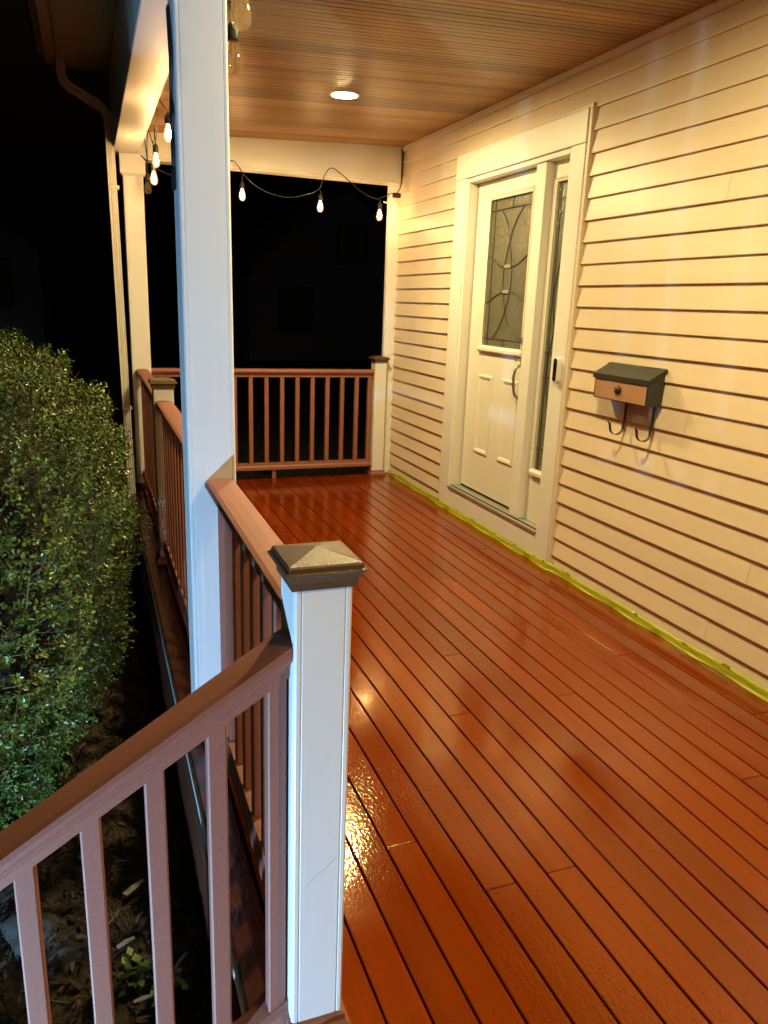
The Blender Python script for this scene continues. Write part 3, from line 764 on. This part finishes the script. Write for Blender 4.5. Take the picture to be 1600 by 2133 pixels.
cord([(0.06, 4.585, 2.29), (0.20, 4.585, 2.20), (0.40, 4.585, 2.17), (0.58, 4.59, 2.27), (0.674, 4.60, 2.318), (0.72, 4.59, 2.275), (0.752, 4.585, 2.232), (0.82, 4.585, 2.175), (0.93, 4.585, 2.125), (1.074, 4.585, 2.106), (1.20, 4.585, 2.135), (1.300, 4.585, 2.180),
      (1.335, 4.585, 2.26), (1.378, 4.59, 2.326), (1.43, 4.59, 2.325), (1.52, 4.585, 2.265), (1.64, 4.585, 2.185), (1.745, 4.585, 2.150), (1.80, 4.58, 2.165), (1.86, 4.57, 2.195), (1.895, 4.56, 2.19)], n=120)
cord([(0.752, 4.585, 2.232), (0.741, 4.585, 2.215), (0.739, 4.585, 2.188)])
cord([(1.300, 4.585, 2.180), (1.313, 4.585, 2.17), (1.313, 4.585, 2.154)])
cord([(1.760, 4.585, 2.150), (1.779, 4.585, 2.14), (1.779, 4.585, 2.126)])
cord([(1.895, 4.56, 2.19), (1.935, 4.575, 2.24), (1.955, 4.60, 2.33), (1.958, 4.61, 2.46), (1.955, 4.612, 2.52)], r=0.0042)
put('plug', MB().box(1.87, 1.935, 4.545, 4.57, 2.165, 2.20, 0.006), M_BLACK, sl_)
put('cord_hook', MB().tube([(1.80, 4.56, 2.13), (1.82, 4.56, 2.125), (1.835, 4.56, 2.14), (1.84, 4.56, 2.175), (1.86, 4.57, 2.19)], 0.006, 8), M_BELLW, sl_)
left = [(0.088, 3.00, 2.169, True), (0.104, 3.95, 2.187, True), (0.100, 4.10, 2.105, True), (0.094, 4.53, 2.10, False)]
for (x, y, z, l_) in left: bulb(x, y, z + BT - 0.02, l_)
cord([(0.105, 1.6, 2.30), (0.105, 2.1, 2.26), (0.105, 2.6, 2.36), (0.105, 2.9, 2.29), (0.105, 3.0, 2.255), (0.10, 3.2, 2.30), (0.08, 3.45, 2.40), (0.095, 3.7, 2.33), (0.104, 3.95, 2.275), (0.10, 4.05, 2.27), (0.085, 4.2, 2.38), (0.085, 4.35, 2.33), (0.094, 4.5, 2.24), (0.1, 4.58, 2.25), (0.06, 4.585, 2.29)], n=110)
cord([(0.105, 3.0, 2.262), (0.106, 3.0, 2.255), (0.105, 3.0, 2.243)])
cord([(0.104, 3.95, 2.35), (0.100, 3.955, 2.31), (0.104, 3.95, 2.262)]); cord([(0.100, 4.08, 2.30), (0.102, 4.10, 2.24), (0.100, 4.10, 2.18)])
cord([(0.075, 4.40, 2.36), (0.09, 4.48, 2.27), (0.094, 4.53, 2.175)])
cord([(-0.02, 4.60, 2.305), (0.03, 4.55, 2.40), (0.08, 4.4, 2.38)])
near_b = [(0.027, 0.70, 2.008), (0.098, 1.20, 2.050)]
for (x, y, z) in near_b: bulb(x, y, z + 0.085, False)
cord([(0.06, -2.2, 2.36), (0.06, -1.7, 2.29), (0.06, -1.3, 2.36), (0.06, -0.9, 2.29), (0.06, -0.5, 2.36), (0.06, -0.1, 2.29), (0.05, 0.3, 2.34), (0.03, 0.55, 2.22), (0.027, 0.70, 2.11), (0.04, 0.85, 2.17), (0.075, 1.0, 2.26), (0.098, 1.20, 2.15), (0.10, 1.35, 2.26), (0.105, 1.6, 2.30)], n=120)
cord([(0.027, 0.70, 2.12), (0.027, 0.70, 2.10), (0.027, 0.70, 2.085)]); cord([(0.098, 1.20, 2.16), (0.098, 1.20, 2.14), (0.098, 1.20, 2.13)])
# cord bundle hanging on the outer side of the near column
for q in range(3):
    cord([(-0.0935, 1.06 + 0.01 * q, 2.10), (-0.0935, 1.01 + 0.02 * q, 1.98), (-0.094, 1.05, 1.90 - 0.01 * q), (-0.0935, 1.07 - 0.025 * q, 1.84), (-0.0935, 1.03 + 0.02 * q, 1.77), (-0.0935, 1.05, 1.70)], r=0.0042)
put('plug', MB().box(-0.100, -0.0905, 1.03, 1.07, 1.655, 1.71, 0.004), M_BLACK, sl_)

# ------------------------------------------------------------------ shrub beside the porch
def shrub(cx, cy, czz, rx, ry, rz, label, nshoot=19000):
    t = thing('evergreen_shrub', label, 'shrub', (cx, cy, GZ + 0.03))
    rg = np.random.default_rng(11)
    # shoot bases on a super-ellipsoid
    d = rg.normal(size=(nshoot, 3)); d /= np.linalg.norm(d, axis=1)[:, None]
    p_ = 2.7
    rad = 1.0 / (np.abs(d) ** p_).sum(1) ** (1 / p_)
    lump = 1 + 0.04 * np.sin(d[:, 0] * 9 + d[:, 1] * 6) + 0.025 * np.sin(d[:, 2] * 11 + d[:, 1] * 8 + 1.7) + 0.03 * np.sin(d[:, 0] * 23 - d[:, 2] * 17)
    depth = 1 - np.abs(rg.normal(0, 0.06, nshoot)) - (rg.random(nshoot) < 0.25) * rg.random(nshoot) * 0.25
    base = d * (rad * lump * depth)[:, None] * np.array([rx, ry, rz]) + np.array([cx, cy, czz])
    tap = 1 - 0.17 * np.clip(0.55 - base[:, 2], 0, 1)
    base[:, 0] = cx + (base[:, 0] - cx) * tap; base[:, 1] = cy + (base[:, 1] - cy) * tap
    nrm = d / np.array([rx, ry, rz]); nrm /= np.linalg.norm(nrm, axis=1)[:, None]
    keep = base[:, 2] > GZ + 0.12
    # thin patches low down towards the porch
    thin = (np.sin(base[:, 1] * 7.0 + 2) + np.sin(base[:, 2] * 9 + base[:, 0] * 5) + 0.5 * np.sin(base[:, 1] * 19) > 1.35) & (rg.random(nshoot) < 0.30)
    keep &= ~thin
    base = base[keep]; nrm = nrm[keep]; ns = len(base)
    V = []; F = []; TV = []; TF = []
    up = np.array([0, 0, 1.0])
    tw = MB()
    for i in range(ns):
        dr = nrm[i] * 0.9 + up * 0.45 + rg.normal(0, 0.45, 3); dr /= np.linalg.norm(dr)
        L = rg.uniform(0.035, 0.095)
        if rg.random() < 0.02: L *= 1.6
        b0 = base[i] - dr * L * 0.7
        nl = int(rg.integers(8, 13))
        side = np.cross(dr, rg.normal(size=3)); side /= np.linalg.norm(side) + 1e-9
        oth = np.cross(dr, side)
        if i % 3 == 0:
            e = b0 + dr * L; s0 = b0 - dr * 0.06
            o = len(TV)
            for pp, w in ((s0, 0.0016), (e, 0.0008)):
                for k in range(3):
                    a = k * 2.094; TV.append(pp + (side * math.cos(a) + oth * math.sin(a)) * w)
            TF += [(o, o + 1, o + 4, o + 3), (o + 1, o + 2, o + 5, o + 4), (o + 2, o, o + 3, o + 5)]
        for j in range(nl):
            f = (j + rg.random() * 0.5) / nl
            a = j * 2.4 + rg.random() * 0.6
            rd = side * math.cos(a) + oth * math.sin(a)
            ld = dr * rg.uniform(0.35, 0.9) + rd * rg.uniform(0.6, 1.0); ld /= np.linalg.norm(ld)
            nn = np.cross(ld, np.cross(dr, ld)) + rg.normal(0, 0.25, 3); nn -= ld * nn.dot(ld); nn /= np.linalg.norm(nn) + 1e-9
            sd = np.cross(ld, nn)
            ll = rg.uniform(0.010, 0.019); ww = ll * rg.uniform(0.24, 0.34)
            p0 = b0 + dr * L * f + rd * 0.002
            o = len(V)
            V += [p0, p0 + ld * ll * 0.35 + sd * ww + nn * ww * 0.25, p0 + ld * ll * 0.75 + sd * ww * 0.8 + nn * ww * 0.2, p0 + ld * ll - nn * ll * 0.05,
                  p0 + ld * ll * 0.75 - sd * ww * 0.8 + nn * ww * 0.2, p0 + ld * ll * 0.35 - sd * ww + nn * ww * 0.25]
            F += [(o, o + 1, o + 2, o + 3), (o, o + 3, o + 4, o + 5)]
    me = bpy.data.meshes.new('foliage'); me.from_pydata([tuple(v) for v in V], [], F)
    put('foliage', me, M_LEAF, t, kind='stuff')
    # inner branches and loose bare twigs
    for i in range(420):
        q = rg.normal(size=3); q /= np.linalg.norm(q)
        rr = 1.0 / (np.abs(q) ** p_).sum() ** (1 / p_)
        e = q * rr * rg.uniform(0.80, 1.06) * np.array([rx, ry, rz]) + np.array([cx, cy, czz])
        if e[2] < GZ + 0.1: continue
        tp_ = 1 - 0.17 * min(max(0.55 - e[2], 0), 1); e[0] = cx + (e[0] - cx) * tp_; e[1] = cy + (e[1] - cy) * tp_
        s0 = e - (q * 0.8 + np.array([0, 0, .3])) * rg.uniform(0.10, 0.30); mdl = (e + s0) / 2 + rg.normal(0, 0.02, 3)
        o = len(TV)
        for pp, w in ((s0, 0.0028), (mdl, 0.0020), (e, 0.0010)):
            for k in range(3):
                a = k * 2.094; TV.append(pp + np.array([math.cos(a), math.sin(a), 0.4 * math.cos(a + 1)]) * w)
        for h in (0, 3):
            TF += [(o + h, o + h + 1, o + h + 4, o + h + 3), (o + h + 1, o + h + 2, o + h + 5, o + h + 4), (o + h + 2, o + h, o + h + 3, o + h + 5)]
    me = bpy.data.meshes.new('twigs'); me.from_pydata([tuple(v) for v in TV], [], TF)
    put('twigs', me, M_TWIG, t, kind='stuff')
    tr = MB()
    for i in range(9):
        a = i * 0.7; b = (cx + 0.08 * math.cos(a), cy + 0.12 * math.sin(a), GZ - 0.03)
        e = (cx + rx * 0.62 * math.cos(a), cy + ry * 0.62 * math.sin(a), czz + rz * 0.3 * math.sin(i * 2.3))
        md = ((b[0] * .6 + e[0] * .4), (b[1] * .6 + e[1] * .4), (b[2] * .5 + e[2] * .5))
        tr.tube([b, md, e], [0.022, 0.015, 0.006], 6)
    put('trunk', tr, M_TWIG, t)
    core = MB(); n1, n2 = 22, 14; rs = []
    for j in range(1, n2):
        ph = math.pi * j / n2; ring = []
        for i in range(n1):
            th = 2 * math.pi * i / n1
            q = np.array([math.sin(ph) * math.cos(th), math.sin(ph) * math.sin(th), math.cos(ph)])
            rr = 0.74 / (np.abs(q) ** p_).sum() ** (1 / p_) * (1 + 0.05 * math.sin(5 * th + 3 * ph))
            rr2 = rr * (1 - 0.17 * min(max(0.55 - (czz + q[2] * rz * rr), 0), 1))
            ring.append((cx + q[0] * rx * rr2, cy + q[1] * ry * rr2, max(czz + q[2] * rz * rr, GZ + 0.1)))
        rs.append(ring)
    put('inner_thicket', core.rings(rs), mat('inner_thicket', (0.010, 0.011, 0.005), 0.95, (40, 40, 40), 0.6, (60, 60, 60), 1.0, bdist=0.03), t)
    return t
shrub(-1.02, 1.95, 0.40, 0.80, 1.40, 0.86, 'dense clipped evergreen shrub beside the porch at the left')

# ------------------------------------------------------------------ litter and mulch on the garden bed
def chips(name, n, mt, box, lmin, lmax, wmul, lift, seed, kindlabel, cat):
    rg = np.random.default_rng(seed); V = []; F = []
    for i in range(n):
        x = rg.uniform(box[0], box[1]); y = rg.uniform(box[2], box[3]); z = GZ + 0.034 + hgt(x, y) + rg.uniform(0, lift)
        a = rg.uniform(0, 6.283); tl = rg.normal(0, 0.35); L = rg.uniform(lmin, lmax); w = L * wmul * rg.uniform(0.6, 1.4)
        u = np.array([math.cos(a) * math.cos(tl), math.sin(a) * math.cos(tl), math.sin(tl)]); s_ = np.array([-math.sin(a), math.cos(a), rg.normal(0, 0.3)])
        c = np.array([x, y, z]); o = len(V)
        k = c + u * L * 0.5 + np.array([0, 0, L * rg.uniform(-.1, .25)])
        V += [c - s_ * w, c + s_ * w, k + s_ * w * 0.9, k - s_ * w * 0.9, c + u * L + s_ * w * 0.3, c + u * L - s_ * w * 0.3]
        F += [(0 + o, 1 + o, 2 + o, 3 + o), (3 + o, 2 + o, 4 + o, 5 + o)]
    me = bpy.data.meshes.new(name); me.from_pydata([tuple(v) for v in V], [], F)
    o = put(name, me, mt, kind='stuff'); tag(o, kindlabel, cat)
chips('mulch', 12000, M_CHIP, (-1.9, -0.13, -0.4, 2.6), 0.012, 0.045, 0.14, 0.012, 5, 'dark bark mulch covering the garden bed under the shrub', 'mulch')
chips('dry_grass', 480, M_STRAW, (-1.0, -0.30, 0.55, 1.5), 0.02, 0.09, 0.02, 0.02, 6, 'dry straw and grass strewn over the bed below the stair rail', 'dry grass')
def stone(x, y, r, sx, sy, sz, label, seed):
    rg = np.random.default_rng(seed); bm = bmesh.new(); bmesh.ops.create_icosphere(bm, subdivisions=3, radius=1)
    for v in bm.verts:
        c = v.co; k = 1 + 0.16 * math.sin(c.x * 3.1 + seed) + 0.12 * math.sin(c.y * 4.3 + c.z * 2.2 + seed * 2) + 0.05 * math.sin(c.z * 9 + c.x * 7)
        v.co = Vector((c.x * sx * r * k, c.y * sy * r * k, c.z * sz * r * k))
    me = bpy.data.meshes.new('stone'); bm.to_mesh(me); bm.free(); me.shade_smooth()
    o = put('garden_stone', me, M_STONE, loc=(x, y, GZ + 0.03 + r * sz * 0.30), rot=(0.1, 0.15, seed * 1.1))
    tag(o, label, 'stone', 'stones in the garden bed')
stone(-0.60, 0.86, 0.075, 1.0, 1.1, 0.8, 'rounded pale grey stone below the stair railing', 1)
stone(-0.74, 1.02, 0.11, 0.7, 1.4, 0.6, 'long dark grey stone at the left edge behind the stair railing', 2)
stone(-0.66, 1.28, 0.10, 1.3, 0.8, 0.7, 'flat pale stone under the lower end of the stair rail', 3)
stone(-0.90, 0.80, 0.09, 1.0, 1.0, 0.7, 'grey stone at the bottom left corner of the bed', 4)
def sliver(x, y, L, w, a, mt, name, label, cat, th=0.004):
    o = put(name, MB().rings([[(-L / 2, -w / 2, 0), (-L / 2, w / 2, 0.002), (-L / 2, w / 2, th), (-L / 2, -w / 2, th)], [(0, -w * .6, 0.004), (0, w * .5, 0.003), (0, w * .5, th + 0.004), (0, -w * .6, th + 0.005)],
                              [(L / 2, -w * .2, 0), (L / 2, w * .35, 0), (L / 2, w * .35, th), (L / 2, -w * .2, th)]]), mt, loc=(x, y, GZ + 0.062 + hgt(x, y)), rot=(0.05, 0.08, a))
    tag(o, label, cat)
sliver(-0.30, 0.985, 0.085, 0.020, 0.75, M_PALE, 'wood_scrap', 'pale pointed scrap on the mulch between the stair balusters', 'scrap')
sliver(-0.19, 0.60, 0.065, 0.010, 0.9, M_PALE, 'wood_scrap', 'thin white sliver on the mulch near the newel post', 'scrap')
sliver(-0.335, 0.70, 0.055, 0.012, 0.5, M_PALE, 'wood_scrap', 'small dull white stick on the mulch behind the third stair baluster', 'scrap')
sliver(-0.30, 0.52, 0.05, 0.010, 0.2, M_PALE, 'wood_scrap', 'short pale chip on the mulch at the lower edge of the picture', 'scrap')
sliver(-0.44, 1.15, 0.06, 0.028, 0.5, M_TEAL, 'plastic_scrap', 'small teal green plastic piece lying on the dry grass', 'scrap', 0.012)
sliver(-0.44, 1.32, 0.07, 0.05, 1.2, M_FALLEN, 'fallen_leaf', 'orange fallen leaf under the shrub behind the stair balusters', 'leaf')
def dleaf(x, y, z, label):
    o = put('fallen_leaf', MB().add([(-.04, 0, 0), (-.01, .024, .008), (.03, .018, .004), (.05, 0, .012), (.02, -.022, .006), (-.015, -.02, .01), (0, 0, .0)],
                                    [(0, 6, 1), (1, 6, 2), (2, 6, 3), (3, 6, 4), (4, 6, 5), (5, 6, 0)]), M_FALLEN, loc=(x, y, z), rot=(0.3, 0.2, 0.7))
    tag(o, label, 'leaf')

# low weeds on the bed
rgw = np.random.default_rng(21)
def weed(x, y, label, n=26, s=0.03):
    t = thing('garden_weed', label, 'weed', (x, y, GZ + 0.03))
    V = []; F = []
    for i in range(n):
        a = rgw.uniform(0, 6.28); r0 = rgw.uniform(0, s * 1.6); h = rgw.uniform(0.01, 0.07)
        p0 = np.array([x + r0 * math.cos(a), y + r0 * math.sin(a), GZ + 0.03 + h]); d = np.array([math.cos(a), math.sin(a), rgw.uniform(-.2, .5)]); q = np.array([-math.sin(a), math.cos(a), 0]) * s * 0.35
        o = len(V); V += [p0, p0 + d * s * .5 + q, p0 + d * s, p0 + d * s * .5 - q]; F.append((o, o + 1, o + 2, o + 3))
    me = bpy.data.meshes.new('leaves'); me.from_pydata([tuple(v) for v in V], [], F); put('leaves', me, M_LEAF, t, kind='stuff')
weed(-0.31, 0.60, 'small green weed on the mulch between the stair balusters')
weed(-0.23, 0.55, 'small leafy sprig on the mulch beside the newel post')
weed(-0.42, 1.55, 'low green sprout at the foot of the shrub', 40, 0.04)

# ------------------------------------------------------------------ beyond the far railing
rgl = np.random.default_rng(8); V = []; F = []
for i in range(16000):
    x = rgl.uniform(-0.6, 3.4); y = 4.85 + abs(rgl.normal(0, 2.2)); h = rgl.uniform(0.02, 0.075); a = rgl.uniform(0, 6.28)
    q = np.array([math.cos(a), math.sin(a), 0]) * 0.004; b = np.array([x, y, GZ - 0.02]); l_ = np.array([rgl.normal(0, .02), rgl.normal(0, .02), h])
    o = len(V); V += [b - q, b + q, b + l_]; F.append((o, o + 1, o + 2))
me = bpy.data.meshes.new('lawn_grass'); me.from_pydata([tuple(v) for v in V], [], F)
tag(put('lawn_grass', me, M_LAWN, kind='stuff'), 'dim grass beyond the far porch railing', 'grass')
sliver(1.48, 7.2, 0.16, 0.14, 0.3, M_PALE, 'paper_scrap', 'small white scrap on the dark lawn beyond the far railing', 'scrap', 0.02)

def house(cx, cy, w, d, hw, hr, label, rot=0.0, wins=()):
    t = thing('neighbour_house', label, 'house', (cx, cy, GZ))
    put('wall', MB().prism([(cx - w / 2, GZ), (cx + w / 2, GZ), (cx + w / 2, GZ + hw), (cx, GZ + hr), (cx - w / 2, GZ + hw)], 'y', cy, cy + d), M_HOUSE, t)
    rf = MB()
    for s in (-1, 1):
        rf.prism([(cx, GZ + hr + 0.02), (cx + s * (w / 2 + 0.35), GZ + hw - 0.35 * (hr - hw) / (w / 2) + 0.02), (cx + s * (w / 2 + 0.35), GZ + hw - 0.35 * (hr - hw) / (w / 2) + 0.2), (cx, GZ + hr + 0.2)], 'y', cy - 0.35, cy + d + 0.3)
    put('roof', rf, M_HROOF, t)
    for (x, z, ww, hh) in wins:
        wdo = put('window', MB().box(cx + x - ww / 2 - 0.08, cx + x + ww / 2 + 0.08, cy - 0.05, cy - 0.004, GZ + z - 0.08, GZ + z + hh + 0.08), M_HROOF, t)
        put('pane', MB().box(cx + x - ww / 2, cx + x + ww / 2, cy - 0.06, cy - 0.052, GZ + z, GZ + z + hh), M_HGLASS, wdo)
house(7.6, 24, 6.2, 8, 3.0, 5.6, 'dark gabled house behind the far railing, barely visible', wins=[(0.3, 3.2, 0.9, 1.1), (-1.6, 1.0, 1.0, 1.3)])
house(-5.2, 26, 7.0, 8, 3.2, 5.4, 'dark neighbouring house at the far left with one faint window', wins=[(2.0, 1.5, 1.2, 1.3)])

# ------------------------------------------------------------------ cool ground floodlight beside the steps (the source of the bluish light)
fl = thing('ground_floodlight', 'small cool white garden floodlight on the ground left of the steps', 'floodlight', (-1.42, -0.62, GZ))
P = Vector((-1.42, -0.62, -0.43)); D = Vector((1.1, 0.8, 1.0)).normalized()
U = D.cross(Vector((0, 0, 1))).normalized(); Vv = U.cross(D)
def dring(r, h, n=20): return [tuple(P + D * h + (U * math.cos(2 * math.pi * i / n) + Vv * math.sin(2 * math.pi * i / n)) * r) for i in range(n)]
put('housing', MB().rings([dring(0.02, -0.07), dring(0.05, -0.05), dring(0.055, 0.0), dring(0.055, 0.012), dring(0.051, 0.012), dring(0.05, 0.002)]), M_BLACK, fl)
put('reflector', MB().rings([dring(0.049, 0.004), dring(0.0185, 0.0025)], caps=False), M_NICKEL, fl)
put('lens', MB().rings([dring(0.018, 0.004), dring(0.018, 0.006)]), M_COOL, fl)
put('stake', MB().tube([(-1.42, -0.62, GZ - 0.02), (-1.42, -0.62, -0.44)], 0.010, 8), M_BLACK, fl)
